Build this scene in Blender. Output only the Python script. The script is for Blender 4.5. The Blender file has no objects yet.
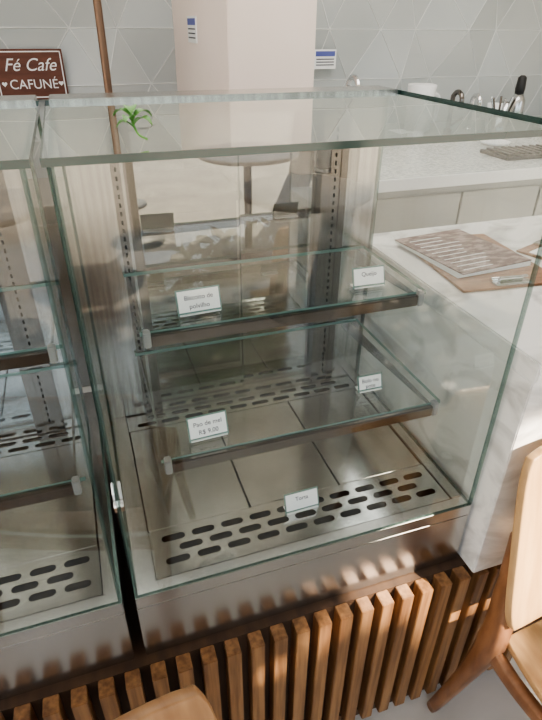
import bpy, bmesh, math, random
from mathutils import Vector, Matrix
random.seed(4)
S=bpy.context.scene
C=S.collection
S.view_settings.look='AgX - Medium High Contrast'
# ---------------------------------------------------------------- materials
def newmat(n):
    m=bpy.data.materials.new(n); m.use_nodes=True
    nt=m.node_tree; nt.nodes.clear()
    out=nt.nodes.new('ShaderNodeOutputMaterial')
    return m,nt,out
def prin(n,col,rough=.5,metal=0.,**kw):
    m,nt,out=newmat(n)
    b=nt.nodes.new('ShaderNodeBsdfPrincipled')
    b.inputs['Base Color'].default_value=(*col,1); b.inputs['Roughness'].default_value=rough; b.inputs['Metallic'].default_value=metal
    for k,v in kw.items(): b.inputs[k].default_value=v
    nt.links.new(b.outputs[0],out.inputs[0])
    return m
def noisy(n,c1,c2,rough=.5,metal=0.,scale=(1,1,1),ns=5.,detail=4.,lo=.35,hi=.65,bump=0.,dist=0.,r2=None):
    m,nt,out=newmat(n); L=nt.links
    tc=nt.nodes.new('ShaderNodeTexCoord'); mp=nt.nodes.new('ShaderNodeMapping'); mp.inputs['Scale'].default_value=scale
    no=nt.nodes.new('ShaderNodeTexNoise'); no.inputs['Scale'].default_value=ns; no.inputs['Detail'].default_value=detail; no.inputs['Distortion'].default_value=dist
    rp=nt.nodes.new('ShaderNodeValToRGB'); rp.color_ramp.elements[0].position=lo; rp.color_ramp.elements[1].position=hi
    rp.color_ramp.elements[0].color=(*c1,1); rp.color_ramp.elements[1].color=(*c2,1)
    b=nt.nodes.new('ShaderNodeBsdfPrincipled'); b.inputs['Roughness'].default_value=rough; b.inputs['Metallic'].default_value=metal
    L.new(tc.outputs['Object'],mp.inputs[0]); L.new(mp.outputs[0],no.inputs[0]); L.new(no.outputs[0],rp.inputs[0]); L.new(rp.outputs[0],b.inputs['Base Color'])
    if r2 is not None:
        mr=nt.nodes.new('ShaderNodeMapRange'); mr.inputs[3].default_value=rough; mr.inputs[4].default_value=r2
        L.new(no.outputs[0],mr.inputs[0]); L.new(mr.outputs[0],b.inputs['Roughness'])
    if bump:
        bp=nt.nodes.new('ShaderNodeBump'); bp.inputs['Strength'].default_value=bump; bp.inputs['Distance'].default_value=.002
        L.new(no.outputs[0],bp.inputs['Height']); L.new(bp.outputs[0],b.inputs['Normal'])
    L.new(b.outputs[0],out.inputs[0])
    return m
def glassmat(n,tint,gain=1.,rough=0.):
    m,nt,out=newmat(n); L=nt.links
    geo=nt.nodes.new('ShaderNodeNewGeometry')
    ior=nt.nodes.new('ShaderNodeMapRange'); ior.inputs[3].default_value=1.52; ior.inputs[4].default_value=1/1.52
    L.new(geo.outputs['Backfacing'],ior.inputs[0])
    fr=nt.nodes.new('ShaderNodeFresnel'); L.new(ior.outputs[0],fr.inputs['IOR'])
    def mth(op,a,b):
        x=nt.nodes.new('ShaderNodeMath'); x.operation=op; x.use_clamp=False
        for i,v in enumerate((a,b)):
            if isinstance(v,(int,float)): x.inputs[i].default_value=v
            else: L.new(v,x.inputs[i])
        return x.outputs[0]
    f2=mth('MULTIPLY',fr.outputs[0],2*gain); d=mth('ADD',fr.outputs[0],1.); f=mth('MINIMUM',mth('DIVIDE',f2,d),1.)
    tr=nt.nodes.new('ShaderNodeBsdfTransparent'); tr.inputs[0].default_value=(*tint,1)
    gl=nt.nodes.new('ShaderNodeBsdfGlossy'); gl.inputs['Color'].default_value=(.97,1,.985,1); gl.inputs['Roughness'].default_value=rough
    mx=nt.nodes.new('ShaderNodeMixShader'); L.new(f,mx.inputs[0]); L.new(tr.outputs[0],mx.inputs[1]); L.new(gl.outputs[0],mx.inputs[2])
    L.new(mx.outputs[0],out.inputs[0])
    return m
GLASS=glassmat('clear_glass',(.93,.95,.942),.85)
GLASST=glassmat('top_glass',(.80,.85,.83),1.1)
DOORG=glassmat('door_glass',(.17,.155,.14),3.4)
EDGE=prin('glass_edge',(.012,.045,.04),.12,0.,**{'Specular IOR Level':1.})
def edgemat(n,col,fac):
    m,nt,out=newmat(n); L=nt.links
    tr=nt.nodes.new('ShaderNodeBsdfTransparent'); tr.inputs[0].default_value=(.60,.72,.69,1)
    b=nt.nodes.new('ShaderNodeBsdfPrincipled'); b.inputs['Base Color'].default_value=(*col,1); b.inputs['Roughness'].default_value=.12
    mx=nt.nodes.new('ShaderNodeMixShader'); mx.inputs[0].default_value=fac
    L.new(tr.outputs[0],mx.inputs[1]); L.new(b.outputs[0],mx.inputs[2]); L.new(mx.outputs[0],out.inputs[0]); return m
EDGEV=edgemat('glass_edge_vertical',(.06,.10,.09),.45)
EDGEL=edgemat('glass_edge_light',(.18,.30,.27),.65)
STEEL=noisy('brushed_steel',(.34,.33,.315),(.44,.43,.41),.15,1.,scale=(18,18,.6),ns=6,detail=3,r2=.26)
STEELB=noisy('steel_base',(.52,.51,.495),(.55,.54,.525),.20,1.,scale=(1,1,2),ns=3,detail=2,r2=.27)
STEELD=prin('dark_steel',(.19,.175,.16),.18,1.)
STEELF=noisy('tray_steel',(.53,.53,.52),(.60,.60,.59),.12,1.,scale=(1,1,1),ns=9,detail=2,r2=.22)
CHROME=prin('chrome',(.75,.75,.75),.08,1.)
BLACK=prin('black_void',(.01,.01,.01),.7)
RUB=prin('black_rubber',(.02,.02,.02),.4)
PLAST=prin('grey_plastic',(.25,.26,.26),.4)
WHITE=prin('white_card',(.85,.86,.86),.5)
INK=prin('ink',(.05,.05,.08),.6)
GTILE=noisy('wall_tile_glaze',(.42,.45,.45),(.50,.525,.52),.3,0,ns=1.2,detail=2)
GROUT=prin('tile_ridge',(.64,.66,.65),.5)
COLM=noisy('column_paint',(.86,.74,.68),(.90,.79,.73),.6,0,ns=1.5)
CEIL=prin('ceiling_paint',(.82,.81,.79),.8)
PANEL=prin('cabinet_laminate',(.38,.39,.37),.4)
PANELD=prin('cabinet_laminate_taupe',(.13,.115,.10),.4)
GRANITE=noisy('granite',(.42,.44,.43),(.66,.68,.66),.2,0,ns=60,detail=5)
MARBLE=noisy('marble',(.50,.49,.475),(.82,.81,.79),.18,0,scale=(1,1,1.6),ns=5.5,detail=9,lo=.32,hi=.52,dist=1.6)
FLOORM=noisy('floor_stone',(.42,.405,.38),(.54,.52,.495),.3,0,ns=3,detail=7,dist=.8)
DECK=noisy('terrace_paving',(.20,.175,.15),(.30,.265,.225),.8,0,ns=2,detail=6)
FLOORD=noisy('aisle_mat',(.05,.045,.04),(.08,.07,.065),.6,0,ns=9)
WOODC=noisy('slat_wood',(.14,.065,.027),(.29,.15,.065),.45,0,scale=(22,22,1.2),ns=4,detail=6,bump=.15)
WOODK=noisy('wood_backing',(.04,.02,.011),(.07,.036,.018),.7,0,scale=(10,1,1),ns=4)
WOODD=noisy('chair_wood_dark',(.15,.065,.03),(.27,.13,.065),.32,0,scale=(6,6,1.5),ns=6,detail=5)
WOODL=noisy('chair_wood_light',(.42,.25,.12),(.56,.36,.185),.35,0,scale=(8,2,1),ns=5,detail=5)
WOODM=noisy('chair_wood_mid',(.26,.13,.06),(.38,.21,.10),.35,0,scale=(8,2,1),ns=5,detail=5)
CLIPW=noisy('clipboard_wood',(.20,.095,.045),(.32,.17,.09),.5,0,scale=(2,12,1),ns=6)
MENUB=noisy('menu_cover',(.11,.05,.042),(.30,.22,.20),.4,0,scale=(1,2.2,1),ns=26,detail=3,lo=.46,hi=.60)
SIGNB=noisy('sign_brown',(.10,.035,.022),(.15,.055,.035),.6,0,scale=(1,1,5),ns=6)
COPPER=prin('copper_pipe',(.22,.14,.10),.35,.8)
LEAF=noisy('leaf',(.10,.30,.06),(.22,.48,.12),.4,0,ns=12)
LEAFT=noisy('gobo_leaf',(.05,.12,.03),(.12,.24,.06),.5,0,ns=2)
BARK=noisy('gobo_bark',(.08,.055,.04),(.16,.12,.09),.9,0,scale=(8,8,1),ns=4)
LBL=prin('label_blue',(.10,.12,.38),.5)
BOTTLE=prin('bottle_steel',(.55,.56,.56),.2,1.)
TABLET=noisy('table_top',(.30,.24,.19),(.40,.33,.27),.3,0,scale=(1,8,1),ns=4)
# ---------------------------------------------------------------- helpers
def empty(n,loc=(0,0,0),rz=0):
    e=bpy.data.objects.new(n,None); e.location=loc; e.rotation_euler=(0,0,rz); e.empty_display_size=.1; C.objects.link(e); return e
def obj(n,me,par=None,mats=()):
    o=bpy.data.objects.new(n,me); C.objects.link(o)
    for m in mats: me.materials.append(m)
    if par: o.parent=par
    return o
def box(n,lo,hi,mat,par=None,bev=0.):
    bm=bmesh.new(); bmesh.ops.create_cube(bm,size=1)
    c=[(a+b)/2 for a,b in zip(lo,hi)]; s=[abs(b-a) for a,b in zip(lo,hi)]
    for v in bm.verts: v.co=Vector((v.co.x*s[0],v.co.y*s[1],v.co.z*s[2]))
    if bev: bmesh.ops.bevel(bm,geom=bm.edges[:],offset=bev,segments=2,affect='EDGES')
    me=bpy.data.meshes.new(n); bm.to_mesh(me); bm.free()
    o=obj(n,me,par,[mat]); o.location=c; return o
def boxes(n,lst,mat,par=None,bev=0.):
    bm=bmesh.new()
    for lo,hi in lst:
        r=bmesh.ops.create_cube(bm,size=1)
        for v in r['verts']: v.co=Vector([ (lo[i]+hi[i])/2+v.co[i]*abs(hi[i]-lo[i]) for i in range(3)])
    if bev: bmesh.ops.bevel(bm,geom=bm.edges[:],offset=bev,segments=2,affect='EDGES')
    me=bpy.data.meshes.new(n); bm.to_mesh(me); bm.free()
    return obj(n,me,par,[mat])
def pane(n,lo,hi,par,g=GLASS,e=EDGE):
    s=[hi[i]-lo[i] for i in range(3)]; ax=s.index(min(s)); u,v=[i for i in range(3) if i!=ax]
    mid=(lo[ax]+hi[ax])/2
    def P(a,b,c):
        p=[0,0,0]; p[u]=a;p[v]=b;p[ax]=c; return tuple(p)
    U=(lo[u],hi[u]);V=(lo[v],hi[v]); q=[(U[0],V[0]),(U[1],V[0]),(U[1],V[1]),(U[0],V[1])]
    vs=[P(a,b,mid) for a,b in q]+[P(a,b,lo[ax]) for a,b in q]+[P(a,b,hi[ax]) for a,b in q]
    fs=[(0,1,2,3)]+[(4+i,4+(i+1)%4,8+(i+1)%4,8+i) for i in range(4)]
    me=bpy.data.meshes.new(n); me.from_pydata(vs,[],fs); me.update()
    o=obj(n,me,par,[g,e])
    for i,p in enumerate(me.polygons): p.material_index=0 if i==0 else 1
    return o
def cyl(n,p0,p1,r0,mat,par=None,r1=None,seg=20):
    r1=r0 if r1 is None else r1
    p0=Vector(p0);p1=Vector(p1);d=p1-p0
    bm=bmesh.new(); bmesh.ops.create_cone(bm,cap_ends=True,segments=seg,radius1=r0,radius2=r1,depth=d.length)
    q=d.to_track_quat('Z','Y').to_matrix().to_4x4()
    bmesh.ops.transform(bm,matrix=Matrix.Translation((p0+p1)/2)@q,verts=bm.verts)
    me=bpy.data.meshes.new(n); bm.to_mesh(me); bm.free()
    for p in me.polygons: p.use_smooth=len(p.vertices)==4
    return obj(n,me,par,[mat])
def lathe(n,prof,mat,par=None,loc=(0,0,0),seg=28):
    vs=[];fs=[]
    for r,z in prof:
        for i in range(seg):
            a=2*math.pi*i/seg; vs.append((r*math.cos(a),r*math.sin(a),z))
    for k in range(len(prof)-1):
        for i in range(seg):
            j=(i+1)%seg; fs.append((k*seg+i,k*seg+j,(k+1)*seg+j,(k+1)*seg+i))
    fs.append(tuple(range(seg))[::-1]); fs.append(tuple((len(prof)-1)*seg+i for i in range(seg)))
    me=bpy.data.meshes.new(n); me.from_pydata(vs,[],fs); me.update()
    for p in me.polygons: p.use_smooth=len(p.vertices)==4
    o=obj(n,me,par,[mat]); o.location=loc; return o
def cat(pts,n=8):
    P=[Vector(p) for p in pts]; P=[2*P[0]-P[1]]+P+[2*P[-1]-P[-2]]; out=[]
    for i in range(1,len(P)-2):
        for k in range(n):
            t=k/n; a,b,c,d=P[i-1:i+3]
            out.append(.5*((2*b)+(c-a)*t+(2*a-5*b+4*c-d)*t*t+(3*b-a-3*c+d)*t**3))
    out.append(P[-2]); return out
def sweep(n,pts,w,t,mat,par=None,ref=(1,0,0),seg=16,samples=8):
    c=cat(pts,samples); N=len(c)
    def il(l,i):
        x=i/(N-1)*(len(l)-1); k=min(int(x),len(l)-2); return l[k]+(l[k+1]-l[k])*(x-k)
    vs=[];fs=[]
    for i,p in enumerate(c):
        T=(c[min(i+1,N-1)]-c[max(i-1,0)]).normalized(); a=Vector(ref); a=(a-T*a.dot(T)).normalized(); b=T.cross(a)
        for k in range(seg):
            an=2*math.pi*k/seg; cx,sx=math.cos(an),math.sin(an)
            ex=.55; f=lambda v: math.copysign(abs(v)**ex,v)
            vs.append(p+a*f(cx)*il(w,i)/2+b*f(sx)*il(t,i)/2)
    for i in range(N-1):
        for k in range(seg):
            j=(k+1)%seg; fs.append((i*seg+k,i*seg+j,(i+1)*seg+j,(i+1)*seg+k))
    fs.append(tuple(range(seg))[::-1]); fs.append(tuple((N-1)*seg+k for k in range(seg)))
    me=bpy.data.meshes.new(n); me.from_pydata([tuple(v) for v in vs],[],fs); me.update()
    for p in me.polygons: p.use_smooth=len(p.vertices)==4
    return obj(n,me,par,[mat])
def tube(n,pts,r,mat,par=None):
    return sweep(n,pts,[2*r,2*r],[2*r,2*r],mat,par,ref=(.3,1,.2),seg=12)
def text(n,s,size,mat,par,loc,rot,ext=.0004,shear=0.):
    cu=bpy.data.curves.new(n,'FONT'); cu.body=s; cu.size=size; cu.extrude=ext; cu.align_x='CENTER'; cu.align_y='CENTER'; cu.shear=shear
    cu.materials.append(mat); o=bpy.data.objects.new(n,cu); C.objects.link(o); o.parent=par; o.location=loc; o.rotation_euler=rot; return o
def slotplate(n,x0,x1,y0,y1,z,slots,mat,par):
    cu=bpy.data.curves.new(n,'CURVE'); cu.dimensions='2D'; cu.fill_mode='BOTH'; cu.extrude=.0008
    def poly(pts):
        sp=cu.splines.new('POLY'); sp.points.add(len(pts)-1)
        for p,q in zip(sp.points,pts): p.co=(q[0],q[1],0,1)
        sp.use_cyclic_u=True
    poly([(x0,y0),(x1,y0),(x1,y1),(x0,y1)])
    for cx,cy,l,w in slots:
        r=w/2; pts=[]
        for k in range(7):
            a=-math.pi/2+math.pi*k/6; pts.append((cx+l/2-r+r*math.cos(a),cy+r*math.sin(a)))
        for k in range(7):
            a=math.pi/2+math.pi*k/6; pts.append((cx-l/2+r+r*math.cos(a),cy+r*math.sin(a)))
        poly(pts[::-1])
    cu.materials.append(mat); o=bpy.data.objects.new(n,cu); C.objects.link(o); o.parent=par; o.location=(0,0,z); return o
# ---------------------------------------------------------------- room shell
box('floor',(-4,-1.6,-.1),(6,3.4,0),FLOORM)
box('terrace_ground',(-9,-12,-.1),(11,-1.6,-.005),DECK)
box('ceiling',(-4,-2.2,3.0),(6,3.4,3.1),CEIL)
box('wall_back',(-4,3.27,0),(6,3.4,3.0),PANEL)
box('wall_left',(-4.1,-2.2,0),(-4,3.4,3.0),CEIL)
box('wall_right',(6,-2.2,0),(6.1,3.4,3.0),CEIL)
box('floor_mat',(-1.6,.66,0),(1.3,1.68,.012),FLOORD)
def relief():
    cw,ch=.34,.30; x0,x1,z0,z1=-4,6,0,3.0
    nx=int((x1-x0)/cw)+1; nz=int((z1-z0)/ch)
    vs=[];fs=[];idx={};ed=[]
    for j in range(nz+1):
        for i in range(nx+1):
            off=(cw/2 if j%2 else 0); jx=.10*cw*(1 if (i+j)%2 else -1)
            x=min(max(x0+i*cw+off-cw/2+jx,x0),x1)
            y=3.262-(.055 if (i*2+j)%3==0 else (.02 if (i+j)%3==1 else 0))
            idx[i,j]=len(vs); vs.append((x,y,z0+j*ch))
    for j in range(nz):
        for i in range(nx):
            a,b,c,d=idx[i,j],idx[i+1,j],idx[i+1,j+1],idx[i,j+1]
            if j%2==0: fs+= [(a,b,d),(b,c,d)]; ed+=[(a,d),(b,d),(a,b)]
            else: fs+=[(a,b,c),(a,c,d)]; ed+=[(a,d),(a,c),(a,b)]
    me=bpy.data.meshes.new('wall_tiles'); me.from_pydata(vs,[],fs); me.update()
    o=obj('tile_relief_1',me,None,[GTILE])  # faceted tile relief covering the back wall
    bm=bmesh.new()
    for a,b in set(ed):
        p,q=Vector(vs[a]),Vector(vs[b]); d=q-p
        if d.length<.05: continue
        r=bmesh.ops.create_cone(bm,cap_ends=False,segments=4,radius1=.004,radius2=.004,depth=d.length)
        M=Matrix.Translation((p+q)/2)@d.to_track_quat('Z','Y').to_matrix().to_4x4()
        bmesh.ops.transform(bm,matrix=M,verts=r['verts'])
    me=bpy.data.meshes.new('tile_ridges'); bm.to_mesh(me); bm.free(); obj('tile_ridges',me,o,[GROUT])
relief()
col=empty('wall_column')
box('column_shaft',(.717,1.95,0),(1.12,3.25,3.0),COLM,col,.004)
l=empty('wall_notice',(0,0,0))
box('paper',(1.64,3.195,1.27),(1.80,3.2,1.385),WHITE,l); box('blue_band',(1.65,3.193,1.345),(1.79,3.195,1.375),LBL,l)
boxes('lines',[((1.655,3.193,z),(1.785,3.195,z+.006)) for z in (1.325,1.308,1.291)],INK,l)
l=empty('column_notice')
box('paper',(.711,2.55,1.44),(.7165,2.76,1.56),WHITE,l); box('blue_band',(.7095,2.56,1.52),(.711,2.75,1.55),LBL,l)
boxes('lines',[((.7095,2.57,z),(.711,2.74,z+.006)) for z in (1.50,1.48,1.46)],INK,l)
pp=empty('copper_pipe'); tube('pipe',[(.21,2.5,0),(.235,2.5,1.0),(.24,2.5,2.0),(.225,2.5,3.0)],.018,COPPER,pp)
# ---------------------------------------------------------------- back counters
bc=empty('back_counter')
box('carcass',(1.36,1.74,0),(5.2,3.18,.85),PANEL,bc)
box('granite_top',(1.33,1.70,.85),(5.2,3.2,.90),GRANITE,bc,.004)
box('front_lip',(1.33,1.69,.845),(5.2,1.70,.90),WHITE,bc)
boxes('door_panels',[((1.38+i*.5,1.722,.12),(1.87+i*.5,1.738,.80)) for i in range(7)],PANEL,bc,.003)
cb=empty('service_cabinet')
box('carcass',(-1.6,1.75,0),(.68,2.2,.86),PANELD,cb); box('top',(-1.62,1.72,.86),(.70,2.22,.90),PANELD,cb,.003)
boxes('doors',[((-1.58+i*.56,1.732,.08),(-1.04+i*.56,1.748,.82)) for i in range(4)],PANELD,cb,.003)
ZI=.9005
def tap(name,x,y,h,rr,mat=CHROME):
    e=empty(name,(x,y,ZI))
    cyl('base',(0,0,0),(0,0,.03),.028,mat,e)
    pts=[(0,0,.02),(0,0,h-rr)]+[(0,-rr+rr*math.cos(a),h-rr+rr*math.sin(a)) for a in [math.pi*k/6 for k in range(1,7)]]+[(0,-2*rr,h-rr-.05)]
    tube('spout',pts,.014,mat,e); cyl('lever',(.02,0,.05),(.09,-.02,.10),.007,mat,e); return e
tap('kitchen_tap',1.62,2.62,.37,.07)
tap('kitchen_tap',2.44,2.72,.26,.05,STEELD)
tap('kitchen_tap',2.62,2.75,.23,.04)
w=empty('milk_jug',(2.28,2.85,ZI))
lathe('body',[(.055,0),(.085,.02),(.09,.12),(.085,.21),(.095,.29),(.09,.295)],WHITE,w)
tube('handle',[(.08,0,.24),(.14,0,.21),(.13,0,.08),(.085,0,.06)],.012,WHITE,w)
w=empty('coffee_flask',(3.17,2.95,ZI))
lathe('body',[(.055,0),(.06,.02),(.055,.16),(.03,.21)],BOTTLE,w); lathe('lid',[(.032,.205),(.035,.24),(.03,.31),(.014,.325)],RUB,w)
for i,(x,y,r,h) in enumerate([(2.78,2.7,.055,.18),(2.95,2.8,.05,.17),(2.05,2.5,.05,.06),(3.02,2.5,.06,.10),(2.5,2.3,.09,.02)]):
    w=empty('coffee_cup' if i<4 else 'serving_plate',(x,y,ZI))
    lathe('bowl',[(r*.6,0),(r*.9,h*.3),(r,h),(r*.92,h),(r*.8,h*.4)],BOTTLE if i%2 else WHITE,w)
w=empty('utensil_holder',(2.66,2.50,ZI)); lathe('pot',[(.05,0),(.055,.02),(.06,.13),(.055,.13),(.05,.03)],BOTTLE,w)
for i in range(6):
    a=i*1.05; tube('spoon_%d'%i,[(.02*math.cos(a),.02*math.sin(a),.02),(.05*math.cos(a),.05*math.sin(a),.16),(.075*math.cos(a),.075*math.sin(a),.24)],.006,STEELD if i%2 else BOTTLE,w)
w=empty('portafilter',(2.90,2.40,ZI)); cyl('basket',(0,0,0),(0,0,.04),.035,CHROME,w); tube('handle',[(.03,0,.03),(.08,-.02,.035),(.16,-.05,.04)],.013,RUB,w)
w=empty('griddle_tray',(2.5,2.0,ZI)); box('tray',(-.25,-.12,0),(.25,.12,.02),RUB,w,.004); boxes('bars',[((-.22+.05*i,-.1,.02),(-.2+.05*i,.1,.03)) for i in range(9)],RUB,w)
def leaf(i,ang,h,l,wd,par):
    vs=[];fs=[];n=7
    d=Vector((math.cos(ang),math.sin(ang),0)); s=Vector((-d.y,d.x,0))
    for k in range(n+1):
        t=k/n; c=d*(l*t)+Vector((0,0,h+l*.5*math.sin(t*2.2)-l*.35*t*t)); ww=wd*math.sin(math.pi*min(t*.93+.05,1))
        vs+= [c-s*ww+Vector((0,0,wd*.3)),c,c+s*ww+Vector((0,0,wd*.3))]
    for k in range(n):
        a=k*3; fs+=[(a,a+1,a+4,a+3),(a+1,a+2,a+5,a+4)]
    me=bpy.data.meshes.new('leaf_%d'%i); me.from_pydata([tuple(v) for v in vs],[],fs); me.update()
    for p in me.polygons:p.use_smooth=True
    obj('leaf_%d'%i,me,par,[LEAF])
# ---------------------------------------------------------------- slatted counter carrying the cases
sc=empty('slatted_counter')
box('core',(-1.6,-.018,0),(2.4,.62,.494),WOODK,sc)
sl=[];x=-1.58
while x<2.36:
    sl.append(((x,-.052,.02),(x+.028,-.018,.494))); x+=.048
boxes('slats',sl,WOODC,sc,.0015)
box('plinth',(-1.6,-.03,0),(2.4,-.018,.03),WOODK,sc)
mc=empty('marble_counter')
box('slab_body',(.712,-.045,.4945),(2.4,.62,1.006),MARBLE,mc,.002)
box('slab_top',(.712,-.05,1.006),(2.4,.64,1.046),MARBLE,mc,.003)
# ---------------------------------------------------------------- display case
W=.7;H=.733;D=.58;HB=.175
def display_case(x0):
    e=empty('display_case',(x0,0,.67))
    boxes('base_body',[((0,0,-HB),(W,D,-.03)),((0,0,-.03),(W,.028,0)),((0,D-.03,-.03),(W,D,0)),((0,.028,-.03),(.04,D-.03,0)),((W-.03,.028,-.03),(W,D-.03,0))],STEELB,e,.0015)
    box('vent_shade_sheet',(.042,.03,-.0298),(W-.032,D-.032,-.029),BLACK,e)  # black sheet under the slots, darkness of the holes put into its colour
    sl=[]
    for r in range(3):
        for i in range(10):
            cx=.088+i*.060+(.03 if r%2 else 0.)
            if cx<.635: sl.append((cx,.062+r*.027,.046,.0155))
    slotplate('front_vent_grille',.042,W-.032,.030,.142,-.003,sl,STEELF,e)
    sl=[]
    for r in range(2):
        for i in range(10):
            cx=.088+i*.060+(.03 if r%2 else 0)
            if cx<.635: sl.append((cx,.490+r*.026,.046,.014))
    slotplate('rear_vent_grille',.042,W-.032,.472,.548,-.003,sl,STEELF,e)
    xs=[.042,.255,.46,W-.032]
    boxes('tray_plates',[((xs[i]+.002,.1435,-.012),(xs[i+1]-.002,.4705,-.0022)) for i in range(3)],STEELF,e,.001)
    t=.006
    pane('front_glass',(t,.0,0.001),(W-t,t,H-.0),e,GLASS,EDGEV)
    pane('left_glass',(0,0,0.001),(t,D-.05,H),e,GLASS,EDGEV)
    pane('right_glass',(W-t,0,0.001),(W,D-.05,H),e,GLASS,EDGEV)
    pane('top_glass',(-.006,-.008,H),(W+.006,.50,H+.009),e,GLASST)
    boxes('rear_posts',[((.0,D-.045,0),(.115,D-.01,H-.001)),((.615,D-.045,0),(W,D-.01,H-.001))],STEEL,e,.0015)
    boxes('inner_jambs',[((.115,D-.05,.0),(.135,D-.012,H-.001)),((.550,D-.05,0),(.572,D-.012,H-.001)),((.597,D-.05,0),(.615,D-.012,H-.001))],STEELD,e,.001)
    boxes('perforated_rail',[((.09,D-.05,.0),(.108,D-.0455,H-.002)),((.572,D-.048,.0),(.597,D-.02,H-.002))],STEELD,e,.001)
    boxes('rail_holes',[((xc-.002,yy,.03+.018*i),(xc+.002,yy+.001,.039+.018*i)) for xc,yy in ((.099,D-.0508),(.5845,D-.0488)) for i in range(38)],BLACK,e)
    boxes('rear_header',[((0,.492,H-.001),(W,D,H+.011)),((.135,D-.04,H-.03),(.55,D-.02,H-.001))],STEEL,e,.0015)
    box('door_sill',(.135,D-.045,0),(.55,D-.012,.018),STEEL,e,.0015)
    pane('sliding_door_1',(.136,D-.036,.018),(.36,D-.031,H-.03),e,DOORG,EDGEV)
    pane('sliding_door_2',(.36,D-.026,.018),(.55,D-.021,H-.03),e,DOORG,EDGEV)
    for k,(yf,z) in enumerate(((.242,.382),(.129,.177))):
        pane('shelf_glass_%d'%(k+1),(.085,yf+.004,z),(.675,D-.052,z+.008),e,GLASS,EDGEL)
        box('shelf_bar_%d'%(k+1),(.103,yf-.007,z-.020),(.652,yf+.007,z+.004),STEELD,e,.002)
        boxes('shelf_end_caps_%d'%(k+1),[((.090,yf-.008,z-.021),(.103,yf+.010,z+.011)),((.652,yf-.008,z-.021),(.665,yf+.010,z+.011))],PLAST,e,.002)
        for j,xa in enumerate((.097,.657)):
            me=bpy.data.meshes.new('arm'); a=.0015
            pr=[(yf+.008,z-.008),(yf+.008,z-.001),(D-.05,z-.001),(D-.05,z-.036)]
            vs=[(xa-a,y,zz) for y,zz in pr]+[(xa+a,y,zz) for y,zz in pr]
            me.from_pydata(vs,[],[(0,1,2,3),(7,6,5,4)]+[(i,4+i,4+(i+1)%4,(i+1)%4) for i in range(4)]); me.update()
            obj('shelf_arm_%d_%d'%(k+1,j+1),me,e,[STEEL])
    cyl('glass_lock',(.33,.035,H-.03),(.33,.035,H),.010,RUB,e); cyl('glass_lock_cap',(.33,.035,H-.036),(.33,.035,H-.03),.011,RUB,e)
    box('sticker',(.462,.075,H-.002),(.484,.077+.03,H-.001),WHITE,e)
    boxes('glass_clamp',[((-.004,.02,.20),(.0,.05,.235)),((.006,.02,.20),(.011,.05,.235)),((-.004,.004,.212),(.011,.02,.223))],CHROME,e,.001)
    return e
dc=display_case(0.0)
dc2=display_case(-.722)
def tag(x,y,z,w,h,rz,lines):
    e=empty('price_tag',(x,y,z),rz)
    tilt=math.radians(18)
    def tp(u,v,o=0):
        return (u, v*math.sin(tilt)-o*math.cos(tilt), v*math.cos(tilt)+o*math.sin(tilt))
    def slab(n,u0,u1,v0,v1,o0,o1,mat):
        vs=[tp(u,v,o) for o in (o0,o1) for u,v in ((u0,v0),(u1,v0),(u1,v1),(u0,v1))]
        me=bpy.data.meshes.new(n); me.from_pydata(vs,[],[(3,2,1,0),(4,5,6,7)]+[(i,(i+1)%4,4+(i+1)%4,4+i) for i in range(4)]); me.update(); return obj(n,me,e,[mat])
    slab('card',-w/2,w/2,.006,h,0,.001,WHITE); slab('holder_back',-w/2-.003,w/2+.003,.0,h+.003,-.002,-.0003,EDGEL)
    box('foot',(-w/2,-.002,0),(w/2,.022,.002),WHITE,e)
    for i,s in enumerate(lines):
        text('line_%d'%i,s,.0125,INK,e,tp(0,h*(.70-.36*i),.0014),(math.pi/2-tilt,0,0),.0002)
zc=.67
tag(.205,.285,zc+.391,.080,.046,.05,['Biscoito de','polvilho'])
tag(.568,.295,zc+.391,.068,.040,-.02,['Queijo'])
tag(.183,.165,zc+.186,.072,.046,.05,['Pao de mel','R$ 9,00'])
tag(.550,.21,zc+.186,.052,.034,0,['Bolo no','pote'])
tag(.356,.10,zc-.002,.070,.042,.02,['Torta'])
# wall mounted sign
sg=empty('menu_sign',(-.143,3.185,1.135)); hw=.192; hh=.262
box('board',(-hw,0,0),(hw,.02,hh),SIGNB,sg,.002)
boxes('border',[((-hw+.01,-.002,.01),(hw-.01,0,.016)),((-hw+.01,-.002,hh-.016),(hw-.01,0,hh-.01)),((-hw+.01,-.002,.01),(-hw+.016,0,hh-.01)),((hw-.016,-.002,.01),(hw-.01,0,hh-.01))],WHITE,sg)
text('title','Fé Cafe',.092,WHITE,sg,(.004,-.002,.180),(math.pi/2,0,0),.001,.35)
text('subtitle','CAFUNÉ',.070,WHITE,sg,(.010,-.002,.080),(math.pi/2,0,0),.001)
def heart(cx,cz,s):
    pts=[]
    for i in range(28):
        t=2*math.pi*i/28; pts.append((cx+s*16*math.sin(t)**3/16,-.0015,cz+s*(13*math.cos(t)-5*math.cos(2*t)-2*math.cos(3*t)-math.cos(4*t))/16))
    me=bpy.data.meshes.new('heart'); me.from_pydata(pts,[],[tuple(range(28))]); me.update(); obj('heart',me,sg,[WHITE])
heart(-.150,.085,.014); heart(.160,.085,.014)
sp_=empty('plant_sprig',(.100,.075,.67+H+.0095))
tube('stem',[(.012,-.02,.002),(.004,-.008,.006),(0,0,.016),(-.002,.004,.026)],.0012,LEAF,sp_)
for i,(a,h,l_,w_) in enumerate([(.4,.020,.026,.008),(2.6,.022,.024,.008),(4.2,.018,.022,.007),(1.6,.026,.022,.008),(5.6,.014,.026,.008),(3.3,.012,.02,.007)]): leaf(i,a,h,l_,w_,sp_)
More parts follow.
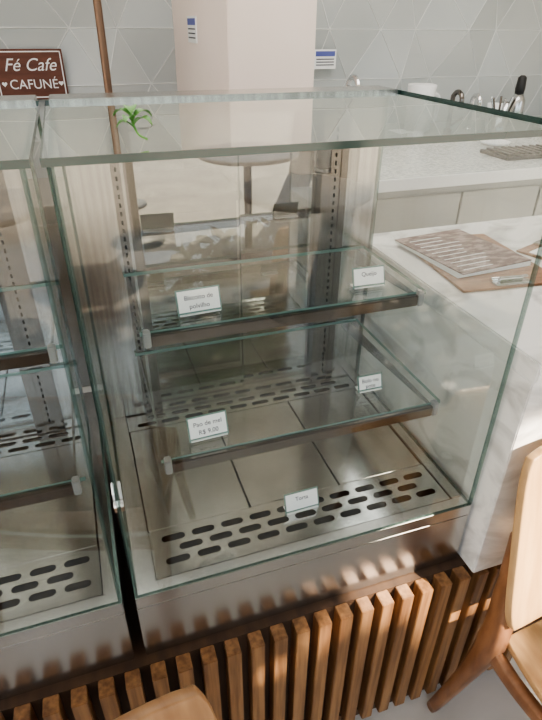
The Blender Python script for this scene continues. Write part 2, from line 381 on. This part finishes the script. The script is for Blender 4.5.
# ---------------------------------------------------------------- menus on the marble
zt=1.0465
cl=empty('clipboard',(.90,.385,zt),-.10)
box('board',(-.125,-.165,0),(.125,.165,.005),CLIPW,cl,.002)
boxes('clip',[((-.045,-.160,.005),(.045,-.135,.010)),((-.03,-.148,.010),(.03,-.140,.020))],CHROME,cl,.002)
cyl('clip_roll',(-.045,-.137,.012),(.045,-.137,.012),.005,CHROME,cl)
mn=empty('menu_booklet',(.885,.425,zt+.0052),.10)
for i in range(4):
    o=box('page_%d'%i,(-.105,-.125,.0+i*.003),(.105,.125,.0025+i*.003),MENUB if i==3 else WHITE,mn,.0008); o.rotation_euler=(0,0,.02*(i-2))
boxes('menu_text',[((-.085,-.11+.022*i,.0118),(.0+.012*(i%4),-.107+.022*i,.0120)) for i in range(10)],WHITE,mn)
cl2=empty('clipboard',(1.19,.30,zt),.35); box('board',(-.11,-.15,0),(.11,.15,.005),CLIPW,cl2,.002); box('sheet',(-.1,-.13,.005),(.1,.12,.0065),WHITE,cl2)
boxes('clip',[((-.04,.12,.005),(.04,.145,.012))],CHROME,cl2,.002)
# ---------------------------------------------------------------- chairs
def chair(loc,rz,PW=WOODL):
    e=empty('dining_chair',loc,rz)
    for sx,nm in ((0,'l'),(.46,'r')):
        m=1 if sx==0 else -1
        sweep('back_leg_'+nm,[(sx-.02*m,.01,0),(sx-.005*m,-.035,.22),(sx-.005*m,-.07,.42),(sx+.0*m,-.06,.56),(sx+.012*m,-.03,.70)],[.026,.034,.046,.040,.024],[.028,.036,.056,.044,.022],WOODD,e)
        sweep('front_leg_'+nm,[(sx+.0*m,-.50,0),(sx+.02*m,-.475,.2),(sx+.03*m,-.44,.42)],[.024,.032,.042],[.024,.032,.046],WOODD,e)
        sweep('side_rail_'+nm,[(sx-.005*m,-.05,.40),(sx+.005*m,-.16,.375),(sx+.02*m,-.32,.385),(sx+.03*m,-.45,.40)],[.026,.026,.026],[.05,.036,.05],WOODD,e,ref=(1,0,0))
    sweep('front_rail',[(.03,-.45,.40),(.23,-.46,.395),(.43,-.45,.40)],[.04,.034,.04],[.022,.022],WOODD,e,ref=(0,0,1))
    sweep('back_rail',[(.01,-.055,.40),(.23,-.05,.395),(.45,-.055,.40)],[.04,.034,.04],[.022,.022],WOODD,e,ref=(0,0,1))
    def slab(n,fn,nu,nv,th,mat):
        bm=bmesh.new(); g=[[bm.verts.new(fn(i/nu,j/nv)) for j in range(nv+1)] for i in range(nu+1)]
        for i in range(nu):
            for j in range(nv): bm.faces.new((g[i][j],g[i+1][j],g[i+1][j+1],g[i][j+1]))
        me=bpy.data.meshes.new(n); bm.to_mesh(me); bm.free()
        for p in me.polygons:p.use_smooth=True
        o=obj(n,me,e,[mat]); s=o.modifiers.new('s','SOLIDIFY'); s.thickness=th; s.offset=0
        b=o.modifiers.new('b','BEVEL'); b.width=.003; b.segments=2; b.limit_method='ANGLE'; return o
    def rr(u,v,hw,hh,k=.22):
        x,y=2*u-1,2*v-1
        x2=x*math.sqrt(1-k*y*y); y2=y*math.sqrt(1-k*x*x)
        return x2*hw,y2*hh
    def seat(u,v):
        x,y=rr(u,v,.225,.215,.12); return (.23+x,-.28+y,.427-.012*math.cos(x*5)*math.cos(y*5))
    slab('seat',seat,14,14,.018,PW)
    def back(u,v):
        x,z=2*u-1,2*v-1
        x2=x*(1-.06*abs(z)**6)*.252; z2=z*(1-.05*abs(x)**6)*.200
        zz=.697+z2; y=-.10+(zz-.47)*.22+.03*(1-(x2/.26)**2)-.012
        return (.23+x2,y,zz)
    slab('back_panel',back,18,18,.018,PW)
    return e
chair((.702,-.085,0),0.)
chair((-.385,-.438,0),.34,WOODM)
for x,y in ((-.5,-2.4),(1.2,-2.2),(.4,-3.8)):
    t=empty('cafe_table',(x,y,0)); lathe('top',[(.36,.72),(.375,.73),(.375,.745),(.36,.75)],TABLET,t,seg=40)
    cyl('stem',(0,0,.02),(0,0,.72),.03,RUB,t); lathe('foot',[(.22,0),(.22,.01),(.03,.03)],RUB,t)
# added unseen gobo tree: gaps cut along the sun direction place sun patches
SUND=Vector((.35,-.62,.60)).normalized()
tr=empty('gobo_tree',(2.6,-4.6,0))
sweep('gobo_trunk',[(0,0,0),(.05,.05,1.5),(0,.1,2.8),(-.1,.3,4.2)],[.28,.22,.18,.08],[.28,.22,.18,.08],BARK,tr)
gaps=[(Vector((.80,-.14,.72)),.20),(Vector((.52,-.05,.50)),.055),(Vector((.66,-.05,.50)),.06),(Vector((.85,-.1,1.05)),.10),(Vector((.30,-.05,.44)),.04),(Vector((.98,-.05,.30)),.16)]
vs=[];fs=[]
rnd=random.Random(11)
cnt=0
while cnt<5600:
    p=Vector([rnd.uniform(-1,1) for _ in range(3)])
    if p.length>1: continue
    p=Vector((p.x*2.7,p.y*2.0,p.z*1.5+4.3)); wp=p+Vector((2.6,-4.6,0)); cnt+=1
    skip=False
    for g,r in gaps:
        d=wp-g
        if (d-SUND*d.dot(SUND)).length<r+.05: skip=True
    if skip: continue
    a=Vector([rnd.gauss(0,1) for _ in range(3)]).normalized(); b=a.orthogonal().normalized(); s=rnd.uniform(.09,.15)
    k=len(vs); vs+=[tuple(p-a*s),tuple(p+b*s*.5),tuple(p+a*s),tuple(p-b*s*.5)]; fs.append((k,k+1,k+2,k+3))
me=bpy.data.meshes.new('gobo_foliage'); me.from_pydata(vs,[],fs); me.update(); obj('gobo_foliage',me,tr,[LEAFT])
# ---------------------------------------------------------------- light
wd=bpy.data.worlds.new('world'); S.world=wd; wd.use_nodes=True; nt=wd.node_tree; nt.nodes.clear()
out=nt.nodes.new('ShaderNodeOutputWorld'); bg=nt.nodes.new('ShaderNodeBackground'); tc=nt.nodes.new('ShaderNodeTexCoord'); sp=nt.nodes.new('ShaderNodeSeparateXYZ'); rp=nt.nodes.new('ShaderNodeValToRGB')
mr=nt.nodes.new('ShaderNodeMapRange'); mr.inputs[1].default_value=-1; mr.inputs[2].default_value=1
e=rp.color_ramp.elements; e[0].position=.48; e[0].color=(.12,.14,.09,1); e[1].position=.60; e[1].color=(.82,.89,1,1)
x=e.new(.52); x.color=(.30,.36,.26,1)
nt.links.new(tc.outputs['Generated'],sp.inputs[0]); nt.links.new(sp.outputs[2],mr.inputs[0]); nt.links.new(mr.outputs[0],rp.inputs[0]); nt.links.new(rp.outputs[0],bg.inputs[0]); bg.inputs[1].default_value=2.7
nt.links.new(bg.outputs[0],out.inputs[0])
def area(n,loc,rot,sx,sy,pw,col):
    l=bpy.data.lights.new(n,'AREA'); l.shape='RECTANGLE'; l.size=sx; l.size_y=sy; l.energy=pw; l.color=col
    o=bpy.data.objects.new(n,l); C.objects.link(o); o.location=loc; o.rotation_euler=rot; return o
area('ceiling_fill',(1.0,1.6,2.95),(0,0,0),4,1.4,65,(1,.97,.94))  # added fill light to brighten the interior, no fixture behind it
sl=bpy.data.lights.new('sun','SUN'); sl.energy=24.0; sl.angle=.009; sl.color=(1,.87,.70)
so=bpy.data.objects.new('sun',sl); C.objects.link(so); so.rotation_euler=SUND.to_track_quat('Z','Y').to_euler()
# ---------------------------------------------------------------- camera
cd=bpy.data.cameras.new('camera'); co=bpy.data.objects.new('camera',cd); C.objects.link(co)
co.location=(.0301,-.6329,.8611+.67); co.rotation_euler=(1.016,-.007,-.3283)
cd.sensor_fit='VERTICAL'; cd.sensor_height=24.; cd.lens=543.48/720*24.; cd.clip_start=.02
S.camera=co
